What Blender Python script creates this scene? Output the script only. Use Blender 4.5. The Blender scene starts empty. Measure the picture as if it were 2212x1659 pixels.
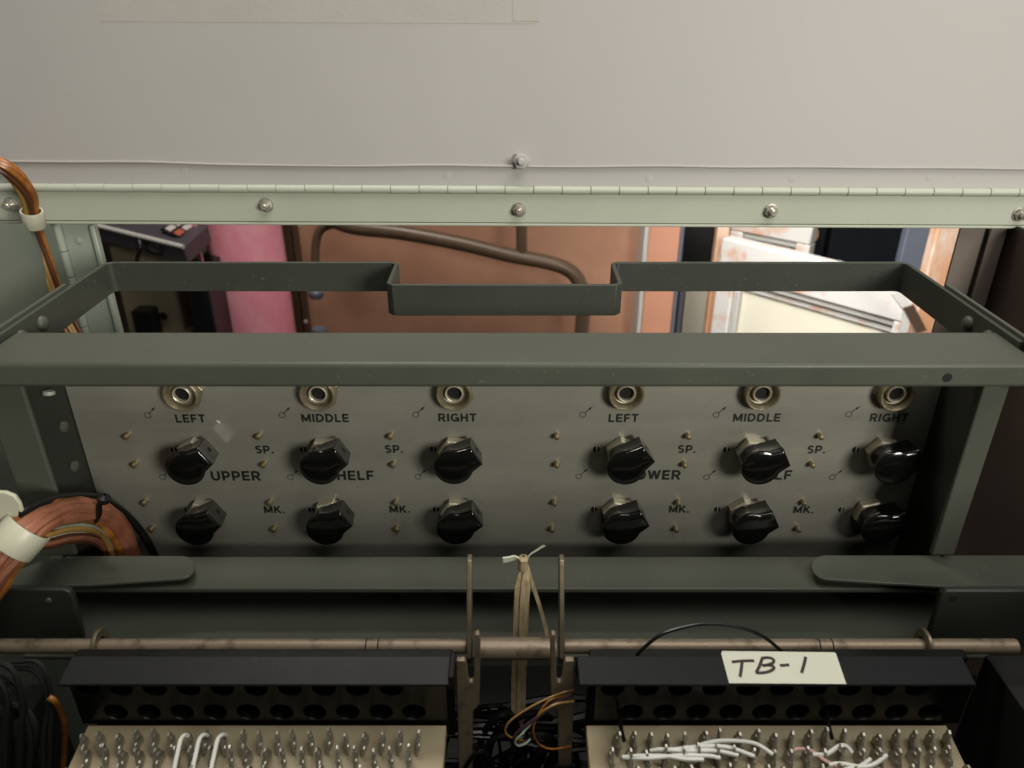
import bpy, math, random
from mathutils import Vector, Matrix
random.seed(7)
scene = bpy.context.scene
col = scene.collection

# ---------------------------------------------------------------- camera, world, lights, exposure
PITCH = math.radians(27)
EYE = 1.3                                    # height of the lens above the room floor (m)
cam_data = bpy.data.cameras.new("camera")
cam_data.sensor_width = 36
cam_data.lens = 27.03
cam_data.clip_start = 0.02
cam_data.clip_end = 60
cam_data.dof.use_dof = True
cam_data.dof.focus_distance = 0.60
cam_data.dof.aperture_fstop = 8.0
cam = bpy.data.objects.new("camera", cam_data)
cam.location = (0, 0, EYE)
cam.rotation_euler = (math.radians(90) - PITCH, 0, 0)
col.objects.link(cam)
scene.camera = cam

world = bpy.data.worlds.new("World")
scene.world = world
world.use_nodes = True
wbg = world.node_tree.nodes["Background"]
wbg.inputs[0].default_value = (1.0, 0.97, 0.88, 1)
wbg.inputs[1].default_value = 0.05

def area(name, loc, target, sx, sy, power, color):
    d = bpy.data.lights.new(name, 'AREA')
    d.shape = 'RECTANGLE'; d.size = sx; d.size_y = sy; d.energy = power; d.color = color
    o = bpy.data.objects.new(name, d)
    o.location = loc
    o.rotation_euler = (Vector(target) - Vector(loc)).to_track_quat('-Z', 'Y').to_euler()
    col.objects.link(o)
    return o
area("room_window_light", (1.02, -1.05, 1.55), (0.0, 0.60, 1.10), 0.55, 0.45, 27, (1.0, 0.975, 0.90))
area("ceiling_light", (0.55, -0.10, 2.75), (0.1, 0.35, 1.0), 1.5, 1.2, 23, (1.0, 0.985, 0.95))
sash_fill = area("sash_fill_light", (0.12, 1.00, 1.50), (0.66, 1.40, 0.80), 0.4, 0.4, 2.8, (0.95, 0.98, 1.0))  # added lamp behind the lid, aimed to brighten the sashes
sash_fill.data.spread = math.radians(75)
area("rear_left_light", (-0.35, 0.95, 2.6), (-0.25, 1.7, 0.8), 0.5, 0.5, 19, (1.0, 0.95, 0.9))

scene.view_settings.view_transform = 'Standard'
scene.view_settings.look = 'None'
scene.view_settings.gamma = 1
scene.view_settings.exposure = 0
scene.view_settings.use_curve_mapping = False
scene.cycles.max_bounces = 8
scene.cycles.caustics_reflective = False
scene.cycles.caustics_refractive = False
scene.cycles.use_denoising = True

# ---------------------------------------------------------------- measuring helpers (millimetres from the lens)
F = 1661.0
CP, SP_ = math.cos(PITCH), math.sin(PITCH)
def ray(u, v):
    a = (u - 1106) / F; b = (829.5 - v) / F
    return Vector((a, CP + b * SP_, -SP_ + b * CP))
def atY(u, v, Y):
    r = ray(u, v); return r * (Y / r.y)
def atZ(u, v, Z):
    r = ray(u, v); return r * (Z / r.z)
def onplane(u, v, p0, n):
    r = ray(u, v); return r * (p0.dot(n) / r.dot(n))
def W(p):                                     # mm -> world metres
    return Vector((p[0] * .001, p[1] * .001, EYE + p[2] * .001))

# ---------------------------------------------------------------- materials
def lin(h):
    h = h.lstrip('#'); c = [int(h[i:i+2], 16) / 255 for i in (0, 2, 4)]
    return tuple((x / 12.92 if x <= .04045 else ((x + .055) / 1.055) ** 2.4) for x in c) + (1,)
def mat(name, hexc, rough=.5, metal=0., var=.08, scale=30., bump=0., bscale=600., spec=.5, hex2=None, thresh=None,
        trans=0., coat=0., stretch=None, alpha=1., rvar=.08, specks=None, sscale=380., slim=(.69, .74)):
    m = bpy.data.materials.new(name); m.use_nodes = True
    nt = m.node_tree; N = nt.nodes; L = nt.links
    b = N["Principled BSDF"]
    b.inputs["Roughness"].default_value = rough
    b.inputs["Metallic"].default_value = metal
    b.inputs["Specular IOR Level"].default_value = spec
    b.inputs["Transmission Weight"].default_value = trans
    b.inputs["Coat Weight"].default_value = coat
    b.inputs["Alpha"].default_value = alpha
    tc = N.new("ShaderNodeTexCoord")
    mp = N.new("ShaderNodeMapping"); L.new(tc.outputs["Object"], mp.inputs["Vector"])
    if stretch: mp.inputs["Scale"].default_value = stretch
    nz = N.new("ShaderNodeTexNoise"); nz.inputs["Scale"].default_value = scale; nz.inputs["Detail"].default_value = 6
    nz.inputs["Roughness"].default_value = .62
    L.new(mp.outputs[0], nz.inputs["Vector"])
    c = lin(hexc)
    ramp = N.new("ShaderNodeValToRGB")
    if hex2:
        lo, hi = thresh or (.45, .65)
        ramp.color_ramp.elements[0].position = lo; ramp.color_ramp.elements[1].position = hi
        ramp.color_ramp.elements[0].color = c; ramp.color_ramp.elements[1].color = lin(hex2)
    else:
        ramp.color_ramp.elements[0].position = .25; ramp.color_ramp.elements[1].position = .75
        ramp.color_ramp.elements[0].color = tuple(x * (1 - var) for x in c[:3]) + (1,)
        ramp.color_ramp.elements[1].color = tuple(min(1, x * (1 + var)) for x in c[:3]) + (1,)
    L.new(nz.outputs[0], ramp.inputs[0])
    csock = ramp.outputs[0]
    if specks:
        n3 = N.new("ShaderNodeTexNoise"); n3.inputs["Scale"].default_value = sscale; n3.inputs["Detail"].default_value = 2
        L.new(tc.outputs["Object"], n3.inputs["Vector"])
        r3 = N.new("ShaderNodeValToRGB"); r3.color_ramp.elements[0].position = slim[0]; r3.color_ramp.elements[1].position = slim[1]
        r3.color_ramp.elements[0].color = (0, 0, 0, 1); r3.color_ramp.elements[1].color = (.30, .30, .30, 1)
        L.new(n3.outputs[0], r3.inputs[0])
        # gather the specks in patches
        n4 = N.new("ShaderNodeTexNoise"); n4.inputs["Scale"].default_value = 22; n4.inputs["Detail"].default_value = 2
        L.new(tc.outputs["Object"], n4.inputs["Vector"])
        r4 = N.new("ShaderNodeMapRange"); r4.inputs[1].default_value = .45; r4.inputs[2].default_value = .65
        L.new(n4.outputs[0], r4.inputs[0])
        mu = N.new("ShaderNodeMath"); mu.operation = 'MULTIPLY'; L.new(r3.outputs[0], mu.inputs[0]); L.new(r4.outputs[0], mu.inputs[1])
        mx = N.new("ShaderNodeMixRGB"); mx.inputs[2].default_value = lin(specks)
        L.new(mu.outputs[0], mx.inputs[0]); L.new(csock, mx.inputs[1]); csock = mx.outputs[0]
    L.new(csock, b.inputs["Base Color"])
    if rvar:
        mr = N.new("ShaderNodeMapRange")
        mr.inputs[3].default_value = max(0.02, rough - rvar); mr.inputs[4].default_value = min(1, rough + rvar)
        L.new(nz.outputs[0], mr.inputs[0]); L.new(mr.outputs[0], b.inputs["Roughness"])
    if bump:
        n2 = N.new("ShaderNodeTexNoise"); n2.inputs["Scale"].default_value = bscale; n2.inputs["Detail"].default_value = 3
        L.new(mp.outputs[0], n2.inputs["Vector"])
        bp = N.new("ShaderNodeBump"); bp.inputs["Strength"].default_value = bump; bp.inputs["Distance"].default_value = .001
        L.new(n2.outputs[0], bp.inputs["Height"]); L.new(bp.outputs[0], b.inputs["Normal"])
    return m
M = dict(
    lid=mat("lid paint", "#ADA9A3", .55, var=.05, scale=4, bump=.02, bscale=420, specks="#8F8C80", sscale=300, slim=(.70, .74)),
    strip=mat("hinge strip paint", "#B7BBA8", .48, var=.05, scale=9, bump=.03, bscale=420, specks="#8E9078", sscale=300, slim=(.68, .73)),
    tape=mat("old masking tape", "#ACA89E", .6, var=.04, scale=30, bump=.2, bscale=200),
    steel=mat("bolt steel", "#C9C2B4", .25, .6, var=.15, scale=200),
    frame=mat("dark grey paint", "#4B4D43", .42, var=.10, scale=12, bump=.06, bscale=500, spec=.3, specks="#9A9782"),
    strap=mat("dark green grey strap paint", "#3C3F37", .48, var=.12, scale=14, bump=.06, bscale=500, spec=.35, specks="#A09C86", sscale=320, slim=(.68, .74)),
    darkpaint=mat("dark bracket paint", "#2B2C26", .52, var=.10, scale=14, bump=.06, bscale=500, specks="#84816F"),
    panel=mat("panel grey lacquer", "#939184", .40, .38, var=.24, scale=13, bump=.05, bscale=260, stretch=(.30, 1, 1.3), specks="#5E5846", sscale=420, slim=(.62, .72)),
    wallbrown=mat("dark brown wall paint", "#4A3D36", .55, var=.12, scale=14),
    recess=mat("recess shade dark paint", "#1D1E19", .6, var=.12, scale=14, spec=.25),  # darker than the bracket paint: shade under the rail put into the colour
    ink=mat("black ink", "#161510", .6, hex2="#4A4638", thresh=(.58, .74), scale=420),
    knob=mat("black phenolic", "#0C0C0B", .16, var=.1, scale=120, coat=.4, rvar=.05),
    nut=mat("plated nut", "#D2C9B2", .33, .5, var=.12, scale=160, bump=.3, bscale=900),
    brass=mat("aged brass", "#8A7F66", .38, .5, var=.25, scale=260, bump=.25, bscale=900),
    hole=mat("dark hole", "#050504", .8, var=.1),
    stud=mat("tarnished stud", "#AB9A78", .4, .9, var=.15, scale=300),
    rod=mat("tarnished rod", "#8E7E69", .42, .35, hex2="#5E4F40", thresh=(.52, .72), scale=95, bump=.2, bscale=900),
    zinc=mat("zinc plate", "#857A63", .38, .65, var=.18, scale=140, bump=.1, bscale=500),
    blackplastic=mat("black bakelite", "#060706", .30, var=.15, scale=60),
    cover=mat("charcoal cover", "#161718", .5, var=.12, scale=20, bump=.08, bscale=600, spec=.2, specks="#5A5A58"),
    board=mat("tan phenolic board", "#9C8F70", .55, hex2="#806E50", thresh=(.50, .75), scale=22, bump=.08, bscale=500),
    lug=mat("solder lug", "#A8A294", .40, .55, var=.3, scale=260, bump=.35, bscale=700),
    whitewire=mat("white wire", "#DADACE", .45, var=.05, scale=90),
    greenwhite=mat("grey green wire", "#8E9A84", .45, var=.05, scale=90),
    pinkwire=mat("pale pink wire", "#BF9C92", .45, var=.05, scale=90),
    yellowwire=mat("yellow wire", "#97743C", .4, var=.08, scale=90),
    amber=mat("amber wire", "#A2672C", .3, var=.22, scale=70, hex2="#5E2D12", thresh=(.42, .72)),
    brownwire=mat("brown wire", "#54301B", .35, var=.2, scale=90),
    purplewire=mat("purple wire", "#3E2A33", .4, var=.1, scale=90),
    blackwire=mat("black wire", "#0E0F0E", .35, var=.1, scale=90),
    sleeve=mat("red brown lacquered sleeve", "#84503A", .48, scale=30, hex2="#A66E50", thresh=(.38, .75), bump=.3, bscale=190, stretch=(1, 1, 1)),
    nylon=mat("milky nylon", "#B9B7A0", .38, var=.04, scale=40, trans=.0),
    ribbon=mat("tan lacing tape", "#C9B892", .7, hex2="#9A8058", thresh=(.35, .65), scale=60, stretch=(6, 6, .6), bump=.4, bscale=500),
    paper=mat("cream label tape", "#D0D1BC", .6, var=.02, scale=40),
    marker=mat("brown black marker", "#33201E", .6, var=.15, scale=300),
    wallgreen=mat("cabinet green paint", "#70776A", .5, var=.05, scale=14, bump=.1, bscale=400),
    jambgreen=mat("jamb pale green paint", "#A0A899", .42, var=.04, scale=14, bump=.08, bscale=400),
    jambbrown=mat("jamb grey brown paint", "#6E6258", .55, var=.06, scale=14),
    innards=mat("dark interior", "#0F0E0C", .75, var=.2, scale=30),  # near black, deepened so the added side boxes read as shade
    pink=mat("pink foam", "#EC8A9C", .75, hex2="#F0A6AE", thresh=(.35, .65), scale=18, bump=.7, bscale=120, stretch=(1, 1, .5)),
    pinkcell=mat("pink foam skin", "#E39296", .7, var=.06, scale=60),
    orange=mat("orange board", "#B5866B", .62, hex2="#A4755B", thresh=(.4, .7), scale=7, bump=.1, bscale=200),
    orangepost=mat("orange post paint", "#C48A6E", .55, var=.06, scale=10),
    brownmetal=mat("brown steel", "#4A3829", .4, .2, var=.12, scale=20),
    tube=mat("taupe tube enamel", "#5F4C3B", .36, .1, var=.15, scale=30, bump=.15, bscale=300),
    sash=mat("worn white sash paint", "#D5CFC7", .55, hex2="#CFA184", thresh=(.52, .66), scale=16, bump=.3, bscale=120),
    sashmould=mat("grey white sash moulding", "#B9B5AC", .55, var=.06, scale=20),
    peach=mat("bare peach wood", "#CD9670", .6, hex2="#D9C6B6", thresh=(.5, .65), scale=22, stretch=(1, 1, .25), bump=.2, bscale=200),
    glass=mat("pale window pane", "#E8DFC8", .25, var=.06, scale=8),  # opaque pale cream, not see-through
    blackbox=mat("black lacquer", "#15171B", .30, var=.1, scale=10),
    bluegrey=mat("blue grey board", "#5C606A", .5, var=.08, scale=10),
    knobtan=mat("tan wooden pull", "#B78C63", .5, var=.12, scale=50),
    console=mat("charcoal console", "#4B454A", .5, var=.06, scale=20),
    screen=mat("dark keypad plate", "#17161A", .35, var=.1),
    tilewhite=mat("white key", "#CDBFB8", .5, var=.06),
    tilered=mat("red key", "#B4604A", .5, var=.06),
    beige=mat("beige housing", "#A89B7E", .6, var=.1, scale=18),
    floor=mat("dark room floor", "#2A211A", .7, var=.2, scale=6),
    roomwall=mat("dark room wall", "#241D18", .8, var=.2, scale=3),
)

# ---------------------------------------------------------------- mesh helpers
class MB:
    def __init__(s): s.v = []; s.f = []; s.mi = []
    def add(s, vs, fs, mi=0):
        o = len(s.v); s.v += [Vector(p) for p in vs]
        s.f += [tuple(i + o for i in f) for f in fs]; s.mi += [mi] * len(fs)
        return s
    def box(s, x0, x1, y0, y1, z0, z1, mi=0):
        vs = [(x, y, z) for z in (z0, z1) for y in (y0, y1) for x in (x0, x1)]
        return s.add(vs, [(0, 2, 3, 1), (4, 5, 7, 6), (0, 1, 5, 4), (2, 6, 7, 3), (0, 4, 6, 2), (1, 3, 7, 5)], mi)
    def prism(s, poly, d, mi=0):              # poly: list of 3d points (planar), d: extrusion vector
        n = len(poly); d = Vector(d); P = [Vector(p) for p in poly]
        fs = [tuple(range(n))[::-1], tuple(range(n, 2 * n))] + [(i, (i + 1) % n, (i + 1) % n + n, i + n) for i in range(n)]
        return s.add(P + [p + d for p in P], fs, mi)
    def tube(s, path, r, n=8, mi=0, cap=True):
        P = [Vector(p) for p in path]; k = len(P)
        rr = r if isinstance(r, (list, tuple)) else [r] * k
        t0 = (P[1] - P[0]).normalized()
        a = t0.orthogonal().normalized(); vs = []
        for i in range(k):
            t = ((P[min(i + 1, k - 1)] - P[max(i - 1, 0)])).normalized()
            a = (a - t * a.dot(t)).normalized(); b = t.cross(a)
            for j in range(n):
                an = 2 * math.pi * j / n
                vs.append(P[i] + (a * math.cos(an) + b * math.sin(an)) * rr[i])
        fs = [(i * n + j, i * n + (j + 1) % n, (i + 1) * n + (j + 1) % n, (i + 1) * n + j) for i in range(k - 1) for j in range(n)]
        if cap: fs += [tuple(range(n))[::-1], tuple(range((k - 1) * n, k * n))]
        return s.add(vs, fs, mi)
    def lathe(s, prof, o, ax, n=24, mi=0, cap0=False, cap1=False, ph=0.):   # prof [(r,h)] along axis ax from o
        ax = Vector(ax).normalized(); a = ax.orthogonal().normalized(); b = ax.cross(a); o = Vector(o); vs = []
        for r, h in prof:
            for j in range(n):
                an = ph + 2 * math.pi * j / n
                vs.append(o + ax * h + (a * math.cos(an) + b * math.sin(an)) * r)
        k = len(prof)
        fs = [(i * n + j, i * n + (j + 1) % n, (i + 1) * n + (j + 1) % n, (i + 1) * n + j) for i in range(k - 1) for j in range(n)]
        if cap0: fs.append(tuple(range(n))[::-1])
        if cap1: fs.append(tuple(range((k - 1) * n, k * n)))
        return s.add(vs, fs, mi)
    def ribbon(s, path, wvec, th, mi=0):      # flat strip along path, half width vectors wvec, thickness th
        P = [Vector(p) for p in path]; k = len(P); vs = []
        for i in range(k):
            t = (P[min(i + 1, k - 1)] - P[max(i - 1, 0)]).normalized()
            w = Vector(wvec[i] if isinstance(wvec, list) else wvec); n = t.cross(w).normalized() * th * .5
            vs += [P[i] - w - n, P[i] + w - n, P[i] + w + n, P[i] - w + n]
        fs = [(i * 4 + j, i * 4 + (j + 1) % 4, i * 4 + 4 + (j + 1) % 4, i * 4 + 4 + j) for i in range(k - 1) for j in range(4)]
        fs += [(3, 2, 1, 0), tuple(range(4 * k - 4, 4 * k))]
        return s.add(vs, fs, mi)
    def build(s, name, m, parent=None, bevel=0., smooth=True, seg=2, origin=None):
        c = Vector(origin) if origin is not None else sum(s.v, Vector()) / len(s.v)
        me = bpy.data.meshes.new(name)
        me.from_pydata([(p - c) * .001 for p in s.v], [], s.f)
        for x in (m if isinstance(m, (list, tuple)) else [m]): me.materials.append(M[x])
        for p, i in zip(me.polygons, s.mi): p.material_index = i
        me.validate(); me.update()
        import bmesh
        bm = bmesh.new(); bm.from_mesh(me); bmesh.ops.recalc_face_normals(bm, faces=bm.faces); bm.to_mesh(me); bm.free()
        if smooth:
            me.shade_smooth(); me.set_sharp_from_angle(angle=math.radians(38))
        o = bpy.data.objects.new(name, me); col.objects.link(o)
        o["o"] = tuple(c)
        place(o, c, parent)
        if bevel:
            bv = o.modifiers.new("bevel", 'BEVEL'); bv.width = bevel * .001; bv.segments = seg; bv.limit_method = 'ANGLE'
            bv.angle_limit = math.radians(40); bv.harden_normals = False
        return o
def place(o, c, parent):
    if parent is None:
        o.location = W(c)
    else:
        o.parent = parent
        po = Vector(parent["o"]); o.location = (Vector(c) - po) * .001
def tag(o, label, cat, group=None, kind=None):
    o["label"] = label; o["category"] = cat
    if group: o["group"] = group
    if kind: o["kind"] = kind
    return o
def thing(name, label, cat, o, rot=(0, 0, 0), group=None, parent=None):
    e = bpy.data.objects.new(name, None); e.empty_display_size = .02
    col.objects.link(e); e["o"] = tuple(o); place(e, o, parent); e.rotation_euler = rot
    if label: tag(e, label, cat, group)
    return e
def share(src, name, c, parent, rot=None):    # another object on the same mesh data
    o = bpy.data.objects.new(name, src.data); col.objects.link(o); o["o"] = tuple(c); place(o, c, parent)
    for md in src.modifiers:
        n = o.modifiers.new(md.name, md.type); n.width = md.width; n.segments = md.segments; n.limit_method = md.limit_method; n.angle_limit = md.angle_limit
    if rot: o.rotation_euler = rot
    return o
def spline(pts, sub=6):
    P = [Vector(p) for p in pts]; P = [P[0] * 2 - P[1]] + P + [P[-1] * 2 - P[-2]]; out = []
    for i in range(1, len(P) - 2):
        for k in range(sub):
            t = k / sub; a, b, c, d = P[i-1], P[i], P[i+1], P[i+2]
            out.append(.5 * ((2 * b) + (c - a) * t + (2 * a - 5 * b + 4 * c - d) * t * t + (3 * b - a - 3 * c + d) * t ** 3))
    out.append(P[-2]); return out
def arc(cx, cz, r, a0, a1, n):
    return [(cx + r * math.cos(math.radians(a0 + (a1 - a0) * i / n)), cz + r * math.sin(math.radians(a0 + (a1 - a0) * i / n))) for i in range(n + 1)]
def struct(o): o["kind"] = "structure"; return o

# ================================================================ ROOM SETTING
struct(MB().box(-3500, 3500, -1500, 3400, -1340, -1300).build("floor", "floor", smooth=False))
struct(MB().box(-3500, 3500, 3400, 3450, -1300, 900).build("room_wall", "roomwall", smooth=False))

# ================================================================ CABINET
cab = thing("equipment_cabinet", "pale green steel equipment cabinet with its rear opening below the hinge strip", "cabinet", (0, 480, -760))
MB().prism([(-424, 170, -760), (-424, 702, -760), (-424, 702, -191), (-424, 560, -152), (-424, 540, -130), (-424, 170, -130)], (4, 0, 0)).build("side_wall", "wallgreen", cab, bevel=.8)
MB().box(-419.5, -330, 250, 392, -750, -440).build("shade_filler_box", "innards", cab, bevel=.8)  # added black boxes at both sides, standing in for the shade below
MB().box(330, 458.5, 250, 392, -750, -412).build("shade_filler_box", "innards", cab, bevel=.8)
MB().prism([(459, 170, -760), (459, 702, -760), (459, 702, -191), (459, 640, -186), (459, 600, -240), (459, 170, -240)], (4, 0, 0)).build("side_wall", "wallbrown", cab, bevel=.8)  # front part is out of view, its height set to shade the panel's right
MB().box(-420, 459, 166, 170, -760, -250).build("front_shade_wall", "wallgreen", cab, bevel=.8)  # unseen wall added to shade the terminals and the lower panel
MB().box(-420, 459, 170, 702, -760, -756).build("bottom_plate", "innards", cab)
MB().box(-420, 459, 702, 706, -760, -318).build("rear_wall", "wallgreen", cab, bevel=.8)
# rear rail carrying the fixed hinge leaf
HY, HZ = 690.0, -157.0
TILT = math.radians(.28)
rail = thing("rear_rail", None, None, (0, HY, HZ), (0, TILT, 0), parent=cab)
rail["label"] = "pale green hinge strip with five nuts"
MB().box(-470, 470, HY, HY + 4, HZ - 30, HZ - 1.5).build("strip", "strip", rail, bevel=.7)
MB().box(-470, 470, HY - .9, HY + 5.5, HZ - 33, HZ - 30.5).build("folded_lip", "strip", rail, bevel=.8)
kn = None
K = 25.4
def knuckle(parent, x, src):
    if src is None:
        m = MB().lathe([(3.1, 0.1), (3.7, .4), (3.7, K - .5), (3.1, K - .2)], (x, HY - 1.2, HZ), (1, 0, 0), 20, cap0=True, cap1=True)
        return m.build("hinge_knuckle", "strip", parent, origin=(x + K / 2, HY - 1.2, HZ))
    return share(src, "hinge_knuckle", (x + K / 2, HY - 1.2, HZ), parent)
LEAN = math.radians(-9)
lid = thing("cabinet_lid", "large raised pale grey lid panel above the piano hinge", "lid", (0, HY, HZ), (LEAN, TILT, 0))
src = None
x0k = atY(1091, 412, HY).x - 19 * K
for i in range(38):
    o = knuckle(rail if i % 2 else lid, x0k + i * K, src)
    src = src or o
MB().tube([(-480, HY - 1.2, HZ), (490, HY - 1.2, HZ)], 2.2, 10).build("hinge_pin", "darkpaint", rail)
# bolts through the hinge strip
bolt = None
for u, v in ((28, 452), (576, 451), (1121, 459), (1665, 459), (2204, 463)):
    p = atY(u, v - 6, HY)
    if bolt is None:
        b = MB()
        b.lathe([(6.6, 0), (6.6, 1.0), (5.2, 1.2)], p, (0, -1, 0), 24, cap1=True)
        b.lathe([(5.6, 1.2), (5.6, 4.0), (4.9, 4.8)], p, (0, -1, 0), 6, cap1=True, ph=.3)
        b.lathe([(2.9, 4.8), (2.9, 9.6), (2.2, 10.4)], p, (0, -1, 0), 16, cap1=True)
        bolt = b.build("bolt", "steel", rail, origin=p)
    else:
        share(bolt, "bolt", p, rail, (0, random.uniform(0, 1), 0))
# rear jambs left: pale panel with a vertical hinge
JY = 700
def xat(u, v, Y): return atY(u, v, Y).x
MB().box(xat(90, 480, JY), xat(118, 480, JY), JY - 3, JY, -330, -190).build("jamb_strip", "lid", cab, bevel=.6)
MB().box(xat(133, 480, JY), xat(200, 480, JY), JY - 2, JY, -330, -190).build("jamb_leaf", "jambgreen", cab, bevel=.5)
MB().box(xat(199, 480, JY), xat(210, 480, JY), JY - 8, JY, -330, -190).build("jamb_edge", "jambgreen", cab, bevel=1.2)
vk = None
xk = xat(126, 480, JY)
for i in range(6):
    z = -190 - i * 25.4
    m = MB().lathe([(3, 0), (3.8, .5), (3.8, 24.4), (3, 24.9)], (xk, JY - 4, z - 25), (0, 0, 1), 16, cap0=True, cap1=True)
    m.build("hinge_knuckle", "jambgreen", cab)
p = atY(170, 520, JY - 2)
MB().lathe([(3.2, 0), (2.6, 1.0), (1.2, 1.5)], p, (0, -1, 0), 16, cap1=True).build("rivet", "jambgreen", cab)
# rear jambs right
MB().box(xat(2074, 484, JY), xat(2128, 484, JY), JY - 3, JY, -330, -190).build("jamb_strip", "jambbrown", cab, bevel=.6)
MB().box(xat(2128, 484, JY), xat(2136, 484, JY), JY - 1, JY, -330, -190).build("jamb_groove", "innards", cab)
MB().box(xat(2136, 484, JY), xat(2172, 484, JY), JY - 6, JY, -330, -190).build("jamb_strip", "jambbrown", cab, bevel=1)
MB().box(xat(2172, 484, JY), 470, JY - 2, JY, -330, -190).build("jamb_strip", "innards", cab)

# ================================================================ LID
MB().box(-520, 520, HY + 1, HY + 3, HZ + 1, HZ + 26).build("hinge_leaf", "lid", lid, bevel=.4)
MB().box(-520, 520, HY - 1.4, HY + 1.2, HZ + 20.5, HZ + 330).build("lid_panel", "lid", lid, bevel=.9)
random.seed(3)
MB().tube(spline([(-520 + i * 65, HY - 1.6, HZ + 20.4 + random.uniform(-.6, .6) + (1.8 if i < 4 else 0)) for i in range(17)], 4), 1.1, 8).build("edge_bead", "lid", lid)
for u, v in ((395, 372), (965, 381), (1402, 385), (1712, 383), (2010, 379), (2300, 380)):
    p = atY(u, v, HY + 1)
    MB().lathe([(3.4, 0), (3.0, .12), (1.6, .2)], p, (0, -1, 0), 18, cap1=True).build("rivet", "lid", lid)
p = atY(1125, 350, HY - 1.4)
b = MB().lathe([(7.2, 0), (7.2, 5.2), (6.4, 6)], p, (0, -1, 0), 6, cap1=True, ph=.25)
b.lathe([(3.2, 5.5), (3.0, 18), (2.2, 19)], p, (0, -1, 0), 14, cap1=True)
b.build("bolt", "lid", lid, bevel=.3)
p0 = atY(1115, 45, HY + 20); 
tz = HZ + 135
MB().box(-345, 18, HY - 1.6, HY - 1.4, tz, tz + 60).build("tape_strip", "tape", lid)
MB().box(0, 22, HY - 1.85, HY - 1.65, tz + 2, tz + 60).build("tape_strip", "tape", lid)

# ================================================================ SWING FRAME
fr = thing("swing_frame", "dark grey rectangular steel frame with strap handle in front of the control panel", "frame", (-4, 450, -420))
MB().box(-337, 329, 430, 481, -222, -205).build("top_rail", "frame", fr, bevel=3.0, seg=4)
p = atY(2047, 816, 429.8)
MB().lathe([(3.0, 0), (2.9, .15)], p, (0, -1, 0), 20, cap1=True).build("drill_hole", "hole", fr)
MB().box(-350, -322.5, 450, 454, -372, -221.5).build("stile", "frame", fr, bevel=1.6, seg=3)
MB().box(310.5, 328, 450, 454, -372, -221.5).build("stile", "frame", fr, bevel=1.6, seg=3)
MB().box(-345, 337, 430, 466, -390, -386).build("bottom_rail", "frame", fr, bevel=1.0, seg=3)
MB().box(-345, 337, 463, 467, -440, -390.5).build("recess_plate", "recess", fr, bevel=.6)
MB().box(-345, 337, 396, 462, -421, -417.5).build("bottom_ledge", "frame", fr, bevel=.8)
# inner side plates with round bolt heads
MB().box(-337, -334, 454.5, 520, -430, -225).build("side_plate", "darkpaint", fr, bevel=.5)
MB().box(321, 324, 454.5, 520, -430, -225).build("side_plate", "darkpaint", fr, bevel=.5)
for u, v in ((137, 922), (160, 1007)):
    r = ray(u, v); p = r * (-334 / r.x)
    MB().lathe([(4.6, 0), (4.2, 1.6), (2.6, 2.8), (.8, 3.1)], p, (1, 0, 0), 18, cap1=True).build("bolt_head", "frame", fr)
p = atY(105, 846, 470)
MB().box(-325, -296, 462, 492, -226, -223).build("corner_tab", "strap", fr, bevel=.5)
MB().lathe([(4, 0), (4, 2.5), (1.5, 3.5)], atY(105, 845, 478), (0, -.3, -1), 14, cap1=True).build("corner_screw", "jambgreen", fr)
# strap handle, one bent flat bar
SY, ST, SB = 620.0, -201.3, -226.8
xl, xr = -339.5, 330.0
h0, h1 = atY(838, 615, 560).x, atY(1341, 615, 560).x
hy = 565.0
hl, hr = h0 * hy / 560, h1 * hy / 560
path2 = [(xl, 456), (xl, SY - 6)] + [(xl + 6 - 6 * math.cos(a), SY - 6 + 6 * math.sin(a)) for a in (.4, .8, 1.2)] + [(xl + 6, SY), (hl - 4, SY),]
path2 += [(hl, SY - 4), (hl, hy + 4), (hl + 4, hy), (hr - 4, hy), (hr, hy + 4), (hr, SY - 4), (hr + 4, SY), (xr - 6, SY)]
path2 += [(xr - 6 + 6 * math.sin(a), SY - 6 + 6 * math.cos(a)) for a in (.4, .8, 1.2)] + [(xr, SY - 6), (xr, 456)]
m = MB(); th = 1.7
P2 = [Vector((a, b)) for a, b in path2]; vs = []
for i, q in enumerate(P2):
    d0 = (q - P2[i - 1]).normalized() if i else (P2[1] - q).normalized()
    d1 = (P2[i + 1] - q).normalized() if i < len(P2) - 1 else d0
    n = Vector((-(d0 + d1).y, (d0 + d1).x)).normalized() * th / max(.4, (1 + d0.dot(d1)) / 2) ** .5
    A, B = q + n, q - n
    vs += [(A.x, A.y, SB), (B.x, B.y, SB), (B.x, B.y, ST), (A.x, A.y, ST)]
k = len(P2)
fs = [(i * 4 + j, i * 4 + (j + 1) % 4, i * 4 + 4 + (j + 1) % 4, i * 4 + 4 + j) for i in range(k - 1) for j in range(4)] + [(3, 2, 1, 0), tuple(range(4 * k - 4, 4 * k))]
m.add(vs, fs)
strap = m.build("strap_handle", "strap", fr, bevel=.6)
for s, xx in ((1, xl + th), (-1, xr - th)):
    for y in (512, 486):
        MB().lathe([(5.6, 0), (5.4, 1.6), (3.6, 3.4), (1, 4)], (xx, y, -212), (s, 0, 0), 18, cap1=True).build("bolt_head", "frame", strap)
# outside gusset edges running forward along the frame sides
MB().box(xl - 5, xl - 2, 432, 560, -226, -199).build("side_gusset", "frame", fr, bevel=.6)
MB().box(xr + 2, xr + 5, 432, 560, -226, -199).build("side_gusset", "frame", fr, bevel=.6)
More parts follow.
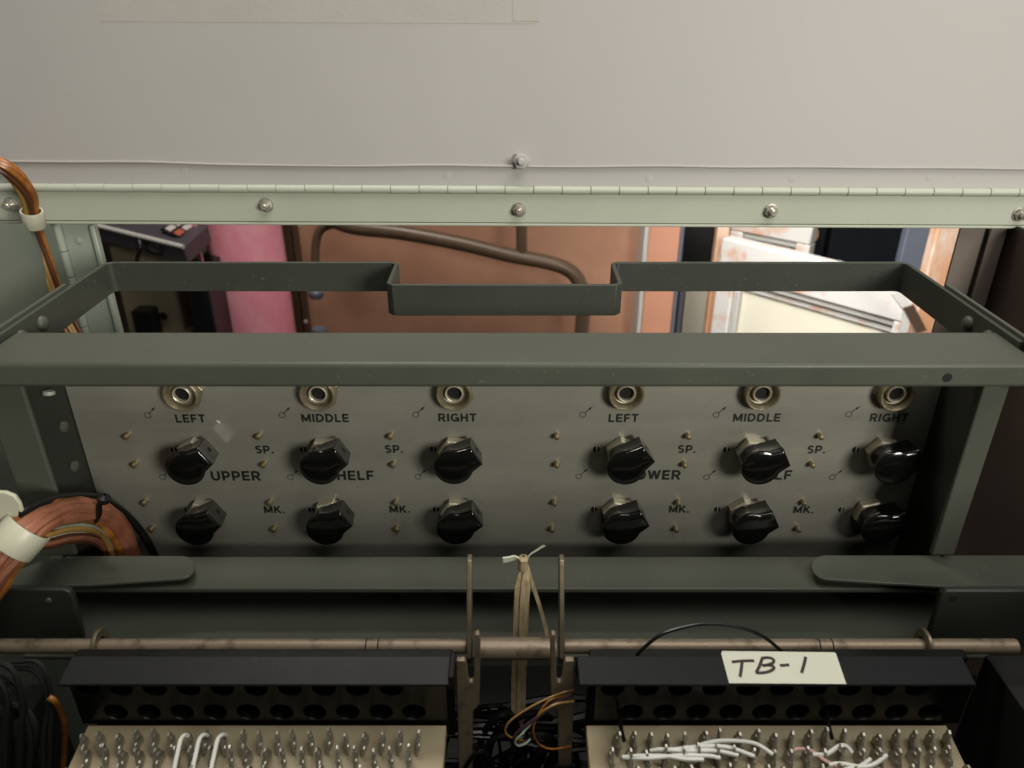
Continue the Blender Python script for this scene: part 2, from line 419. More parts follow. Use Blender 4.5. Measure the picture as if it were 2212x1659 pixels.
# tongue plates lying on the bottom rail
def tongue(pts, zt, nm, flip):
    q = [atZ(u, v, zt) for u, v in pts]
    m = MB().prism(q, (0, 0, -2.6)); return m.build(nm, "frame", fr, bevel=.7)
tongue([(118, 1200), (395, 1200), (409, 1203), (418, 1211), (421, 1222), (418, 1235), (408, 1244), (392, 1249), (200, 1262), (-40, 1270), (-40, 1262)], -377.0, "tongue_plate", 0)
tongue([(2300, 1199), (1778, 1199), (1763, 1203), (1754, 1213), (1752, 1224), (1757, 1236), (1768, 1246), (1786, 1251), (2000, 1264), (2300, 1282)], -377.0, "tongue_plate", 0)
# corner brackets under the tongues
def facepl(pts, Y, nm, mt, d=3, par=None, bev=.8):
    return MB().prism([atY(u, v, Y) for u, v in pts], (0, d, 0)).build(nm, mt, par or fr, bevel=bev)
facepl([(-60, 1272), (135, 1274), (150, 1279), (157, 1292), (180, 1385), (-60, 1385)], 396, "corner_bracket", "darkpaint", 5, bev=1.2)
facepl([(2300, 1276), (2046, 1276), (2035, 1284), (1998, 1400), (2300, 1400)], 396, "corner_bracket", "darkpaint", 5, bev=1.2)
MB().lathe([(2.4, 0), (2.0, .9), (.6, 1.2)], atY(105, 1297, 396), (0, -1, 0), 14, cap1=True).build("rivet", "frame", fr)
MB().lathe([(2.8, 0), (2.6, .2)], atY(2060, 1292, 396), (0, -1, 0), 14, cap1=True).build("drill_hole", "hole", fr)

# ================================================================ CONTROL PANEL
PD = 510.0
pan = thing("control_unit", "weathered grey panel lettered UPPER SHELF and LOWER SHELF with two rows of knobs", "panel", (0, PD, -435))
MB().box(-333.5, 320.5, PD, PD + 3, -436, -232).build("plate", "panel", pan, bevel=.5)
def on(u, v, d=0.): return atY(u, v, PD - d)
def ell(cx, cy, rx, ry, a0, a1, n=12):
    return [(cx + rx * math.cos(math.radians(a0 + (a1 - a0) * i / n)), cy + ry * math.sin(math.radians(a0 + (a1 - a0) * i / n))) for i in range(n + 1)]
GL = {  # width, strokes in a box one unit high
    'L': (.60, [[(.1, 0), (.1, 1)], [(.1, .09), (.60, .09)]]),
    'E': (.64, [[(.1, 0), (.1, 1)], [(.1, .09), (.64, .09)], [(.1, .5), (.60, .5)], [(.1, .91), (.64, .91)]]),
    'F': (.60, [[(.1, 0), (.1, 1)], [(.1, .48), (.56, .48)], [(.1, .91), (.60, .91)]]),
    'T': (.70, [[(0, .91), (.70, .91)], [(.35, 0), (.35, .9)]]),
    'M': (.96, [[(.1, 0), (.1, 1)], [(.86, 0), (.86, 1)], [(.12, .97), (.48, .12)], [(.84, .97), (.48, .12)]]),
    'I': (.20, [[(.1, 0), (.1, 1)]]),
    'D': (.80, [[(.1, 0), (.1, 1)], [(.1, .91), (.34, .91)] + ell(.34, .5, .36, .41, 90, -90) + [(.1, .09)]]),
    'R': (.74, [[(.1, 0), (.1, 1)], [(.1, .91), (.40, .91)] + ell(.40, .68, .23, .23, 90, -90) + [(.1, .45)], [(.38, .45), (.66, 0)]]),
    'P': (.68, [[(.1, 0), (.1, 1)], [(.1, .91), (.38, .91)] + ell(.38, .66, .22, .25, 90, -90) + [(.1, .41)]]),
    'G': (.84, [ell(.44, .5, .35, .41, 42, 330, 18), [(.76, .0), (.76, .46)], [(.48, .43), (.84, .43)]]),
    'H': (.76, [[(.1, 0), (.1, 1)], [(.66, 0), (.66, 1)], [(.1, .5), (.66, .5)]]),
    'U': (.76, [[(.1, 1), (.1, .36)] + ell(.38, .36, .28, .27, 180, 360) + [(.66, 1)]]),
    'S': (.64, [ell(.32, .70, .23, .21, 30, 215, 12) + ell(.32, .29, .24, .21, 75, -150, 14)]),
    'O': (.86, [ell(.43, .5, .34, .41, 0, 360, 24)]),
    'W': (1.04, [[(.06, 1), (.28, .06)], [(.28, .06), (.52, .95)], [(.52, .95), (.76, .06)], [(.76, .06), (.98, 1)]]),
    'K': (.76, [[(.1, 0), (.1, 1)], [(.14, .40), (.64, 1)], [(.30, .58), (.70, 0)]]),
    '.': (.20, [[(.1, 0), (.1, .2)]]),
}
def word(txt, p, h, par, xs=1.06, sw=.225, gap=.17):
    m = MB(); wd = sum(GL[c][0] for c in txt) + gap * (len(txt) - 1); x = -wd / 2
    for ci, c in enumerate(txt):
        for stn, pts in enumerate(GL[c][1]):
            q = [p + Vector(((x + a) * h * xs, -.02 * ((stn + ci) % 3), (b_ - .5) * h)) for a, b_ in pts]
            wv = []
            for i in range(len(q)):
                td = (q[min(i + 1, len(q) - 1)] - q[max(i - 1, 0)]).normalized(); wv.append(td.cross(Vector((0, 1, 0))) * sw * h * .5)
            m.ribbon(q, wv, .05)
        x += GL[c][0] + gap
    return m.build("lettering", "ink", par, smooth=False)
for s, u, v, h in (("LEFT", 411, 904, 7.0), ("MIDDLE", 702, 903, 7.0), ("RIGHT", 988, 902, 7.0), ("LEFT", 1347, 903, 7.0), ("MIDDLE", 1635, 902, 7.0),
                   ("RIGHT", 1921, 902, 7.0), ("UPPER", 509, 1028, 8.8), ("SHELF", 757, 1027, 8.8), ("LOWER", 1412, 1026, 8.8), ("SHELF", 1660, 1026, 8.8),
                   ("SP.", 571, 971, 7.0), ("SP.", 851, 970, 7.0), ("SP.", 1484, 970, 7.0), ("SP.", 1764, 971, 7.0),
                   ("MK.", 592, 1101, 6.8), ("MK.", 863, 1100, 6.8), ("MK.", 1467, 1100, 6.8), ("MK.", 1736, 1101, 6.8)):
    word(s, on(u, v, .15), h, pan)
# arrow marks: ring, shaft and head
def arrow_mesh():
    m = MB(); r0, r1 = 2.0, 2.55; n = 20
    vs = [(r * math.cos(2 * math.pi * i / n), 0, r * math.sin(2 * math.pi * i / n)) for r in (r0, r1) for i in range(n)]
    m.add(vs, [(i, (i + 1) % n, n + (i + 1) % n, n + i) for i in range(n)])
    d = Vector((.70, 0, .71)); q = Vector((-.71, 0, .70))
    a = d * 2.4; b = d * 6.6
    m.add([a - q * .3, a + q * .3, b + q * .3, b - q * .3], [(0, 1, 2, 3)])
    m.add([b - q * 1.0, b + q * 1.0, d * 10.4], [(0, 1, 2)])
    return m
am = None
for u, v in ((319, 897), (609, 897), (898, 896), (1259, 896), (1547, 896), (1834, 895), (351, 1031), (627, 1031), (903, 1030), (1250, 1029), (1526, 1031), (1798, 1031)):
    p = on(u, v, .12)
    if am is None: am = arrow_mesh(); am.v = [q + p for q in am.v]; am = am.build("arrow_mark", "ink", pan, origin=p, smooth=False)
    else: share(am, "arrow_mark", p, pan)
# round studs
st = None
for row, us in ((942, (276, 560, 844, 1202, 1485, 1770)), (1003, (293, 571, 850, 1202, 1477, 1752)),
                (1085, (314, 584, 856, 1197, 1464, 1734)), (1142, (330, 593, 858, 1192, 1459, 1722))):
    for u in us:
        p = on(u, row - 3)
        if st is None:
            st = MB().lathe([(2.3, 0), (2.25, 4.4), (1.9, 5.2), (.9, 5.5)], p, (0, -1, 0), 14, cap1=True).build("stud", "stud", pan, origin=p)
        else: share(st, "stud", p, pan)
# locating slots beside the knobs
sl = None
for u, v in [(376, 972), (655, 971), (936, 970), (1288, 970), (1569, 971), (1848, 971), (405, 1101), (673, 1101), (942, 1100), (1283, 1100), (1549, 1100), (1817, 1101)]:
    p = on(u, v)
    if sl is None:
        m = MB().lathe([(2.6, .10), (2.5, .15)], p, (0, -1, 0), 18, cap1=True)
        m.box(p.x - .1, p.x + .55, p.y - .9, p.y - .1, p.z - 2.6, p.z + 2.6, 1)
        sl = m.build("locating_slot", ["hole", "nut"], pan, origin=p)
    else: share(sl, "locating_slot", p, pan)
# jack sockets
parts = {}
def jackparts(p, first):
    y = Vector((0, -1, 0))
    if first:
        r = MB().lathe([(15.2, 0), (15.2, 2.4), (14.4, 3.0)], p, y, 6, cap1=True, ph=.4)
        r.lathe([(13.4, 2.9), (13.2, 8.2), (12.4, 9.0), (11.4, 8.8), (10.6, 7.4), (9.4, 3.4), (8.6, 3.05)], p, y, 32)
        a = r.build("jack_nut", "brass", pan, origin=p)
        t = MB().lathe([(7.0, 3.0), (6.9, 6.2), (6.3, 6.8), (5.6, 6.2), (5.4, 3.1)], p, y, 28)
        t2 = t.build("jack_sleeve", "nut", a, origin=p)
        h = MB().lathe([(5.6, 3.2), (5.5, 3.3)], p, y, 20, cap1=True).build("jack_bore", "hole", a, origin=p)
        parts['j'] = (a, t2, h)
    else:
        a = share(parts['j'][0], "jack_nut", p, pan, (0, random.uniform(0, 1), 0))
        share(parts['j'][1], "jack_sleeve", p, a); share(parts['j'][2], "jack_bore", p, a)
for i, (u, v) in enumerate(((398, 845), (690, 844), (982, 843), (1351, 843), (1642, 843), (1929, 844))):
    jackparts(on(u, v), i == 0)
# pointer knobs
def knob_mesh(p):
    m = MB(); n = 26
    secs = [(7.4, 10.83, 19.39, 8.26), (12.0, 10.92, 19.58, 8.36), (16.0, 11.49, 19.87, 8.46), (19.5, 12.73, 20.16, 8.55), (22.0, 14.44, 20.45, 8.64), (23.8, 15.01, 20.45, 8.46), (25.0, 14.63, 20.16, 7.6), (25.8, 13.21, 19.2, 6.17), (26.3, 10.73, 17.47, 4.56), (26.6, 7.79, 14.4, 3.04)]
    vs = []
    for h, r, Lp, w in secs:
        b = math.asin(min(.95, (w + .9) / r)) + .12
        ring = [(Lp, -w), (Lp, w)] + [(r * math.cos(b + (2 * math.pi - 2 * b) * i / (n - 3)), r * math.sin(b + (2 * math.pi - 2 * b) * i / (n - 3))) for i in range(n - 2)]
        vs += [p + Vector((x, -h, z)) for x, z in ring]
    k = len(secs)
    fs = [(i * n + j, i * n + (j + 1) % n, (i + 1) * n + (j + 1) % n, (i + 1) * n + j) for i in range(k - 1) for j in range(n)]
    fs += [tuple(range(n))[::-1], tuple(range((k - 1) * n, k * n))]
    return m.add(vs, fs)
kb = None
random.seed(11)
for i, (u, v, rz) in enumerate(((425, 975, 32), (705, 974, 30), (984, 973, 29), (1344, 974, 36), (1625, 974, 27), (1903, 974, 24),
                                (444, 1105, 32), (716, 1104, 30), (988, 1103, 29), (1335, 1103, 29), (1605, 1103, 27), (1876, 1104, 24))):
    p = on(u, v); R_ = (0, -math.radians(rz), 0)
    if kb is None:
        k0 = knob_mesh(p).build("knob", "knob", pan, origin=p, bevel=.5, seg=2); k0.rotation_euler = R_
        n0 = MB().lathe([(13.6, .2), (13.6, 6.4), (12.6, 7.4)], p, (0, -1, 0), 6, cap1=True, ph=.2).build("nut", "nut", k0, origin=p)
        s0 = MB().lathe([(2.2, 19.4), (2.1, 19.9)], p + Vector((0, -14.5, 0)), (1, 0, 0), 14, cap1=True).build("set_screw", "hole", k0, origin=p)
        kb = (k0, n0, s0)
    else:
        k0 = share(kb[0], "knob", p, pan, R_); share(kb[1], "nut", p, k0, (0, random.uniform(0, 1), 0)); share(kb[2], "set_screw", p, k0)
# paint chip beside LEFT
p = on(472, 911, .1)
MB().add([p + Vector(q) for q in ((-1.8, 0, 1.6), (.2, 0, .8), (1.6, 0, -.4), (.9, 0, -.8), (1.2, 0, -2), (-.6, 0, -.6))], [(0, 1, 2, 3, 4, 5)]).build("paint_chip", "whitewire", pan, smooth=False)

# ================================================================ PIVOT ROD
RY, RZ = 377.0, -388.0
rod = thing("pivot_rod", "tarnished horizontal steel rod with two upright levers above the terminal blocks", "rod", (0, RY, RZ))
MB().tube([(-410, RY, RZ), (-30, RY, RZ)], 4.9, 20).build("shaft", "rod", rod, bevel=.6)
MB().tube([(34, RY, RZ), (336, RY, RZ)], 4.9, 20).build("shaft", "rod", rod, bevel=1.0)
MB().tube([(-24.5, RY - 2, RZ), (29, RY - 2, RZ)], 7.4, 24).build("spacer_tube", "rod", rod, bevel=.5)
for u in (790, 816, 1772, 1800):
    x = atY(u, 1396, RY - 3).x
    MB().lathe([(4.97, -.45), (4.97, .45)], (x, RY, RZ), (1, 0, 0), 20).build("groove_ring", "hole", rod)
for u, s in ((213, -1), (1998, 1)):
    x = atY(u, 1390, RY).x
    MB().lathe([(4.9, -1.3), (10, -1.3), (10.4, -.8), (10.4, .8), (10, 1.3), (4.9, 1.3)], (x, RY + 1, RZ + 1), (1, 0, .0 * s), 24).build("retaining_collar", "zinc", rod)
def lever(u, x):
    pts = [(377, -400), (371, -398), (368, -390), (372, -380)] + [(396, -338)] + [(399, -334), (404, -333), (408, -336), (409, -341)] + [(388, -384), (386, -394), (382, -399)]
    return MB().prism([(x - 1.6, y, z) for y, z in pts], (3.2, 0, 0)).build("lever", "zinc", rod, bevel=.5)
lever(1014, -28.2); lever(1212, 32.8)
for x in (-23.5, 28.2):
    MB().lathe([(4, -.8), (9.8, -.8), (9.8, .8), (4, .8)], (x, RY - 2, RZ - 1), (1, 0, 0), 24).build("washer", "zinc", rod)
# forked brackets hanging below the rod
def fork(sg):
    c = 1113
    def U(u): return c + sg * (u - c)
    pts = [(986, 1428), (1004, 1428), (1008, 1436), (1011, 1466), (1015, 1474), (1021, 1474), (1024, 1466), (1026, 1372), (1034, 1370), (1038, 1380), (1036, 1520), (1022, 1536), (1020, 1700), (992, 1700), (985, 1440)]
    q = [(U(u), v) for u, v in pts]
    return facepl(q if sg > 0 else q[::-1], 352, "forked_bracket", "rod", 4, rod, .6)
fork(1); fork(-1)

# ================================================================ TERMINAL BLOCKS
def tblock(u0, u1, ul, lab, ends):
    A = atY(1106, 1416, 352)
    nrm = Vector((0, -math.sin(math.radians(11)), math.cos(math.radians(11))))
    xA0, xA1 = atY(u0, 1416, 352).x, atY(u1, 1416, 352).x
    Bp = onplane(1106, 1480, A, nrm)
    t = thing("terminal_block", lab, "terminal block", ((xA0 + xA1) / 2, 320, -470))
    d = Bp - A
    m = MB().prism([(xA0, A.y, A.z), (xA1, A.y, A.z), (xA1, Bp.y, Bp.z), (xA0, Bp.y, Bp.z)], nrm * -2.2)
    m.build("cover_strip", "cover", t, bevel=.8)
    MB().box(xA0, xA1, A.y - .5, A.y + 2, A.z - 18, A.z - 3).build("cover_flange", "cover", t, bevel=.5)
    # face with two staggered rows of wire holes
    fy = Bp.y + 9
    zt = Bp.z - 2; zb = atY(1106, 1563, fy).z
    pitch = 21.1; hr_ = 7.0; h = (zt - zb) / 2
    bx0 = atY(ul, 1510, fy).x; nh = 10
    bw = nh * pitch + pitch * .9
    m = MB(); n = 16
    def cell(x0, x1, z0, z1, cx, cz):
        ring = []
        for k in range(n):
            an = 2 * math.pi * (k + .5) / n; ring.append((cx + hr_ * math.cos(an), cz + hr_ * .92 * math.sin(an)))
        outer = []
        for k in range(n):
            an = 2 * math.pi * (k + .5) / n; c_, s_ = math.cos(an), math.sin(an)
            q = min((x1 - cx) / c_ if c_ > 0 else (x0 - cx) / c_, (z1 - cz) / s_ if s_ > 0 else (z0 - cz) / s_)
            outer.append((cx + c_ * q, cz + s_ * q))
        vs = [(x, fy, z) for x, z in outer] + [(cx + (x - cx) * 1.08, fy, cz + (z - cz) * 1.08) for x, z in ring] + [(x, fy + 1.2, z) for x, z in ring] + [(x, fy + 14, z) for x, z in ring]
        fs = [(a * n + k, a * n + (k + 1) % n, (a + 1) * n + (k + 1) % n, (a + 1) * n + k) for a in range(3) for k in range(n)]
        fs.append(tuple(range(3 * n, 4 * n)))
        # corner fills
        m.add(vs, fs)
        for (X, Z) in ((x0, z0), (x1, z0), (x0, z1), (x1, z1)):
            cand = sorted(range(n), key=lambda k: (outer[k][0] - X) ** 2 + (outer[k][1] - Z) ** 2)[:2]
            m.add([(X, fy, Z)] + [(outer[k][0], fy, outer[k][1]) for k in cand], [(0, 1, 2)])
    for r in range(2):
        off = 0 if r == 0 else pitch * .62
        for k in range(nh):
            x0 = bx0 + off + (k - .5) * pitch; x1 = x0 + pitch
            cell(x0, x1, zb + h * (1 - r), zb + h * (2 - r), (x0 + x1) / 2, zb + h * (1.5 - r))
        xe0, xe1 = bx0 - pitch * .5, bx0 + off - pitch * .5
        if r: m.add([(xe0, fy, zb), (xe1, fy, zb), (xe1, fy, zb + h), (xe0, fy, zb + h)], [(0, 1, 2, 3)])
        xs, xe = bx0 + off + (nh - .5) * pitch, bx0 + (nh + .62) * pitch
        if xe > xs + .1: m.add([(xs, fy, zb + h * (1 - r)), (xe, fy, zb + h * (1 - r)), (xe, fy, zb + h * (2 - r)), (xs, fy, zb + h * (2 - r))], [(0, 1, 2, 3)])
    m.build("wire_hole_face", "blackplastic", t)
    MB().box(bx0 - pitch * .5 - 3, bx0 + (nh + .62) * pitch + 3, fy + 14.5, fy + 22, zb - 30, zt).build("block_body", "blackplastic", t, bevel=1)
    return t, A, nrm, Bp, fy, zb
tb1 = tblock(155, 984, 196, "left terminal block with tan lug board and three short white jumpers", 0)
tb2 = tblock(1246, 2078, 1322, "right terminal block carrying the handwritten TB-1 label and long white wires", 0)
MB().box(atY(972, 1416, 350).x, atY(985, 1416, 350).x, tb1[3].y, tb1[1].y, tb1[3].z - 4, tb1[1].z + 3).build("end_lip", "cover", tb1[0], bevel=1)
# tan lug boards
def lug_mesh(p):
    m = MB()
    prof = [(-4.2, 0), (4.2, 0), (4.4, 5.0), (3.0, 8.0), (2.2, 11.4), (.6, 13.0), (-1.0, 12.4), (-2.4, 8.4), (-4.4, 4.6)]
    m.prism([(p.x - .55, p.y + y, p.z + z) for y, z in prof], (1.1, 0, 0))
    m.lathe([(.4, -1.3), (1.3, -.9), (1.6, 0), (1.3, .9), (.4, 1.3)], p + Vector((0, .6, 8.2)), (1, 0, .2), 8)
    m.lathe([(.3, -1.5), (1.7, -1.0), (1.9, 0), (1.6, 1.0), (.3, 1.5)], p + Vector((.2, -2.0, 4.6)), (1, .2, 0), 8)
    return m
lug = None
def board(T, pts_far, uL, uR, first, step):
    global lug
    t, A, nrm, Bp, fy, zb = T
    sl_ = math.radians(9); n = Vector((0, -math.sin(sl_), math.cos(sl_)))
    o = atY(1106, 1566, fy - 2)
    near = onplane(1106, 1740, o, n)
    xl_ = onplane(uL, 1569, o, n).x; xr_ = onplane(uR, 1569, o, n).x
    MB().prism([(xl_, o.y, o.z), (xr_, o.y, o.z), (xr_, near.y, near.z), (xl_, near.y, near.z)], n * -9).build("lug_board", "board", t, bevel=.9)
    for r, v in enumerate((1618, 1652, 1696)):
        for k in range(20):
            sh = (0, -.42, 0)[r] * step
            p = onplane(first + k * step, 1622, o, n); q = onplane(1106, v, o, n)
            p = Vector((p.x + sh * .27, q.y, q.z))
            if not (xl_ + 3 < p.x < xr_ - 3): continue
            if lug is None: lug = lug_mesh(p).build("solder_lug", "lug", t, origin=p)
            else:
                l = share(lug, "solder_lug", p, t, (random.uniform(-.12, .12), random.uniform(-.10, .10), random.uniform(-.25, .25)))
                l.scale = (1.15, random.uniform(1.05, 1.35), random.uniform(1.08, 1.32))
    return o, n
B1 = board(tb1, None, 188, 964, 184, 37.8)
B2 = board(tb2, None, 1266, 2046, 1329, 37.6)
# jumpers: points measured on the photograph at a height above each board
def over(B, u, v, h):
    return onplane(u, v, B[0] + B[1] * h, B[1])
def jump(T, B, pts, r, m, h=11):
    pp = [over(B, u, v, hh) for u, v, hh in [(q + (h,) if len(q) == 2 else q) for q in pts]]
    MB().tube(spline(pp, 7), r, 8).build("jumper_wire", m, T[0])
for u in (0, 42, 84):
    jump(tb1, B1, [(408 + u * 0.95, 1590 - u * .02, 11), (400 + u * .95, 1588, 14), (391 + u * .95, 1597, 15), (384 + u * .95, 1625, 15), (376 + u * .95, 1665, 14), (371 + u * .95, 1720, 9)], 1.35, "whitewire")
for pts in ([(1345, 1636, 8), (1385, 1633), (1440, 1634), (1480, 1640), (1520, 1641)],
            [(1345, 1636, 8), (1400, 1638), (1470, 1632), (1530, 1633), (1556, 1638)],
            [(1405, 1622, 8), (1430, 1619), (1480, 1622), (1545, 1622), (1595, 1632)],
            [(1405, 1622, 8), (1450, 1620), (1510, 1613), (1570, 1614), (1630, 1634)],
            [(1490, 1620), (1530, 1604), (1575, 1600), (1630, 1606), (1670, 1630)],
            [(1840, 1626, 9), (1828, 1612), (1812, 1612), (1785, 1629), (1755, 1630)],
            [(1915, 1632, 9), (1890, 1650), (1862, 1657), (1820, 1650), (1790, 1652)],
            [(1880, 1640, 9), (1858, 1655), (1830, 1662), (1800, 1672)]):
    jump(tb2, B2, pts, 1.3, "whitewire")
jump(tb2, B2, [(1712, 1630, 8), (1718, 1620), (1732, 1618), (1755, 1624), (1785, 1645), (1820, 1660)], 1.2, "pinkwire")
for u, v0 in ((1338, 1540), (1787, 1535)):
    P = [atY(u, v0 - 15, tb2[4] + 8), atY(u, v0 + 5, tb2[4] - 2), over(B2, u + 4, v0 + 35, 14), over(B2, u + 11, v0 + 62, 10)]
    MB().tube(spline(P, 5), 1.3, 8).build("jumper_wire", "blackwire", tb2[0])
# TB-1 label on the right cover strip
t2, A2, n2, Bp2 = tb2[0], tb2[1], tb2[2], tb2[3]
def cov(u, v, h=.25): return onplane(u, v, A2 + n2 * h, n2)
lb = MB().prism([cov(1558, 1412), cov(1806, 1413), cov(1828, 1478), cov(1575, 1476)], n2 * .2)
lb.prism([cov(1558, 1412), cov(1806, 1413), cov(1803, 1409) + Vector((0, 0, -.2)), cov(1560, 1406) + Vector((0, 0, -.2))], n2 * .2)
lbl = lb.build("label_tape", "paper", t2, smooth=False)
lbl["label"] = "cream label with handwritten TB-1"
def z3(X, Y): return ((2000 + X * .5425) / 1.8228, (2124 + Y * .5425) / 1.8228)
for stroke in ([(1625, 890), (1700, 882), (1788, 880)], [(1700, 888), (1694, 940), (1685, 998)],
               [(1845, 865), (1828, 915), (1803, 965)], [(1840, 862), (1890, 858), (1928, 872), (1920, 898), (1875, 912), (1845, 916)],
               [(1850, 914), (1905, 914), (1932, 930), (1905, 955), (1850, 968), (1798, 968)], [(1975, 915), (2042, 910)], [(2162, 852), (2150, 905), (2132, 968)]):
    q = [cov(*z3(X, Y), h=.62) for X, Y in stroke]
    q = spline(q, 5) if len(q) > 2 else q
    wv = []
    for i in range(len(q)):
        tdir = (q[min(i + 1, len(q) - 1)] - q[max(i - 1, 0)]).normalized(); wv.append(n2.cross(tdir) * .95)
    MB().ribbon(q, wv, .12).build("handwriting", "marker", lbl, smooth=False)

# ================================================================ CABLES AND TIES
# black wire arching over the right block
P = [atY(1372, 1420, 358), atY(1388, 1402, 358), atY(1430, 1370, 360), atY(1490, 1352, 362), atY(1540, 1348, 362), atY(1600, 1356, 361), atY(1650, 1376, 360), atY(1690, 1408, 358)]
tag(MB().tube(spline(P, 6), 1.15, 8).build("loose_wire", "blackwire"), "thin black wire arching over the rod above the TB-1 label", "wire")
# tan lacing ribbon with knot
rb = thing("lacing_ribbon", "tan woven lacing ribbon knotted at the top and hanging behind the rod", "ribbon", atY(1125, 1590, 392))
P = [atY(1131, 1222, 402), atY(1129, 1262, 398), atY(1127, 1300, 397), atY(1124, 1370, 396), atY(1122, 1420, 394), atY(1120, 1500, 390), atY(1118, 1600, 384)]
q = spline(P, 5)
wv = [Vector((2.2 + 3.0 * min(1, i / 6), .6 * math.sin(i), 0)) for i in range(len(q))]
MB().ribbon(q, wv, 1.2).build("ribbon_tail", "ribbon", rb)
MB().ribbon([p + Vector((1.2, -1.4, 0)) for p in q], [w * .45 for w in wv], 1.0).build("ribbon_tail", "ribbon", rb)
k0 = atY(1130, 1216, 400)
MB().lathe([(.8, -8), (3.2, -6), (3.6, -1), (3.0, 2), (3.4, 5), (.8, 7)], k0, (.05, -.2, 1), 12).build("knot", "ribbon", rb)
MB().ribbon(spline([k0 + Vector((-2, 0, 2)), atY(1112, 1205, 400), atY(1098, 1208, 398), atY(1086, 1210, 396)], 4), [Vector((0, -1.2, 2.4 + .05 * i)) for i in range(13)], .9).build("bow_end", "paper", rb)
MB().ribbon(spline([k0 + Vector((2, 0, 3)), atY(1145, 1198, 399), atY(1160, 1188, 398), atY(1176, 1178, 396)], 4), [Vector((.6, -1.0, 1.8 - .1 * i)) for i in range(13)], .9).build("bow_end", "paper", rb)
MB().ribbon(spline([atY(1138, 1222, 401), atY(1146, 1250, 400), atY(1158, 1285, 399), atY(1172, 1330, 396), atY(1186, 1385, 388)], 4), Vector((1.3, 0, .2)), .5).build("thin_strand", "ribbon", rb)
# loops of thin wire in the gap between the blocks
def loops(name, lab, pts, m, r=.7, Y=344):
    P = [atY(u, v, Y + d) for u, v, d in pts]
    tag(MB().tube(spline(P, 7), r, 7).build(name, m), lab, "wire")
loops("wire_loop", "ochre wire making the widest loop in the dark gap between terminal blocks", [(1240, 1490, 6), (1205, 1500, 4), (1150, 1525, 0), (1105, 1555, -3), (1092, 1575, -4), (1096, 1588, -4), (1112, 1596, -2), (1130, 1600, 4)], "yellowwire")
loops("wire_loop", "brown orange wire dipping lowest in the dark gap between terminal blocks", [(1238, 1500, 8), (1190, 1512, 6), (1165, 1540, 0), (1152, 1575, -4), (1162, 1605, -4), (1190, 1618, -2), (1235, 1612, 4)], "amber")
loops("wire_loop", "purple wire crossing the gap between the terminal blocks", [(1236, 1500, 2), (1200, 1520, 0), (1160, 1550, -6), (1120, 1580, -8), (1110, 1600, -8), (1125, 1608, -6), (1140, 1600, -4)], "purplewire", 1.1)
loops("wire_loop", "pale wire curled tightly at the bottom of the loose wires", [(1150, 1560, -4), (1128, 1585, -10), (1113, 1602, -11), (1120, 1611, -11), (1136, 1606, -10), (1146, 1596, -8)], "greenwhite", .7)
loops("wire_loop", "short ochre wire above the purple wire beside the right bracket", [(1240, 1515, 0), (1205, 1520, -4), (1175, 1535, -6), (1150, 1560, -5)], "yellowwire", .8)
# dark wiring mass filling the gap under the rod
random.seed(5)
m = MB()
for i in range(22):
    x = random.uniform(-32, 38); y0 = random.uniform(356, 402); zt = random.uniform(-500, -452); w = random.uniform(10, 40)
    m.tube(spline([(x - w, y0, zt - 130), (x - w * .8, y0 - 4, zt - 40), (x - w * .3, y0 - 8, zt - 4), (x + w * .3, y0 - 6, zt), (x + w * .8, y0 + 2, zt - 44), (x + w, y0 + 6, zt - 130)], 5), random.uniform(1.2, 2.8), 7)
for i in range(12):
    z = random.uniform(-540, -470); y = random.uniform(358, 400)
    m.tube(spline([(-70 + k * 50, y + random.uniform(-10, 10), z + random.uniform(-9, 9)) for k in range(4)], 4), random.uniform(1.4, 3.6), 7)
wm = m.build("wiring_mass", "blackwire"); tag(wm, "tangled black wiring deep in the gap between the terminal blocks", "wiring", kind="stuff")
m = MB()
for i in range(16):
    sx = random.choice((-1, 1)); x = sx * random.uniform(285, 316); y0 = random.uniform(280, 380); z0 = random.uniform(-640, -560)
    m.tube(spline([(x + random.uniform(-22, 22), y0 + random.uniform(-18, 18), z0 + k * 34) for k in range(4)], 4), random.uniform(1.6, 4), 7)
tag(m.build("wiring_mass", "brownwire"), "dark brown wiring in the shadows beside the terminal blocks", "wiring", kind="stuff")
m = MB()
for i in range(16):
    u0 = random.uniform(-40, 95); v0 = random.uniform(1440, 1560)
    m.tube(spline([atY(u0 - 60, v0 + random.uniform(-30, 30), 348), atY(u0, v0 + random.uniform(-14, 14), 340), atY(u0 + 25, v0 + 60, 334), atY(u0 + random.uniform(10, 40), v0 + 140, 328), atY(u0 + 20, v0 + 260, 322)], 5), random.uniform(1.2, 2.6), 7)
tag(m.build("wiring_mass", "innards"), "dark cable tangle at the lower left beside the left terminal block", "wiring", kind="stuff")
loops("side_wire", "brown wire with a bare pale end beside the left terminal block", [(105, 1506, -4), (118, 1515, -4), (130, 1535, 0), (140, 1580, 4), (135, 1700, 8)], "amber", 1.9, 335)
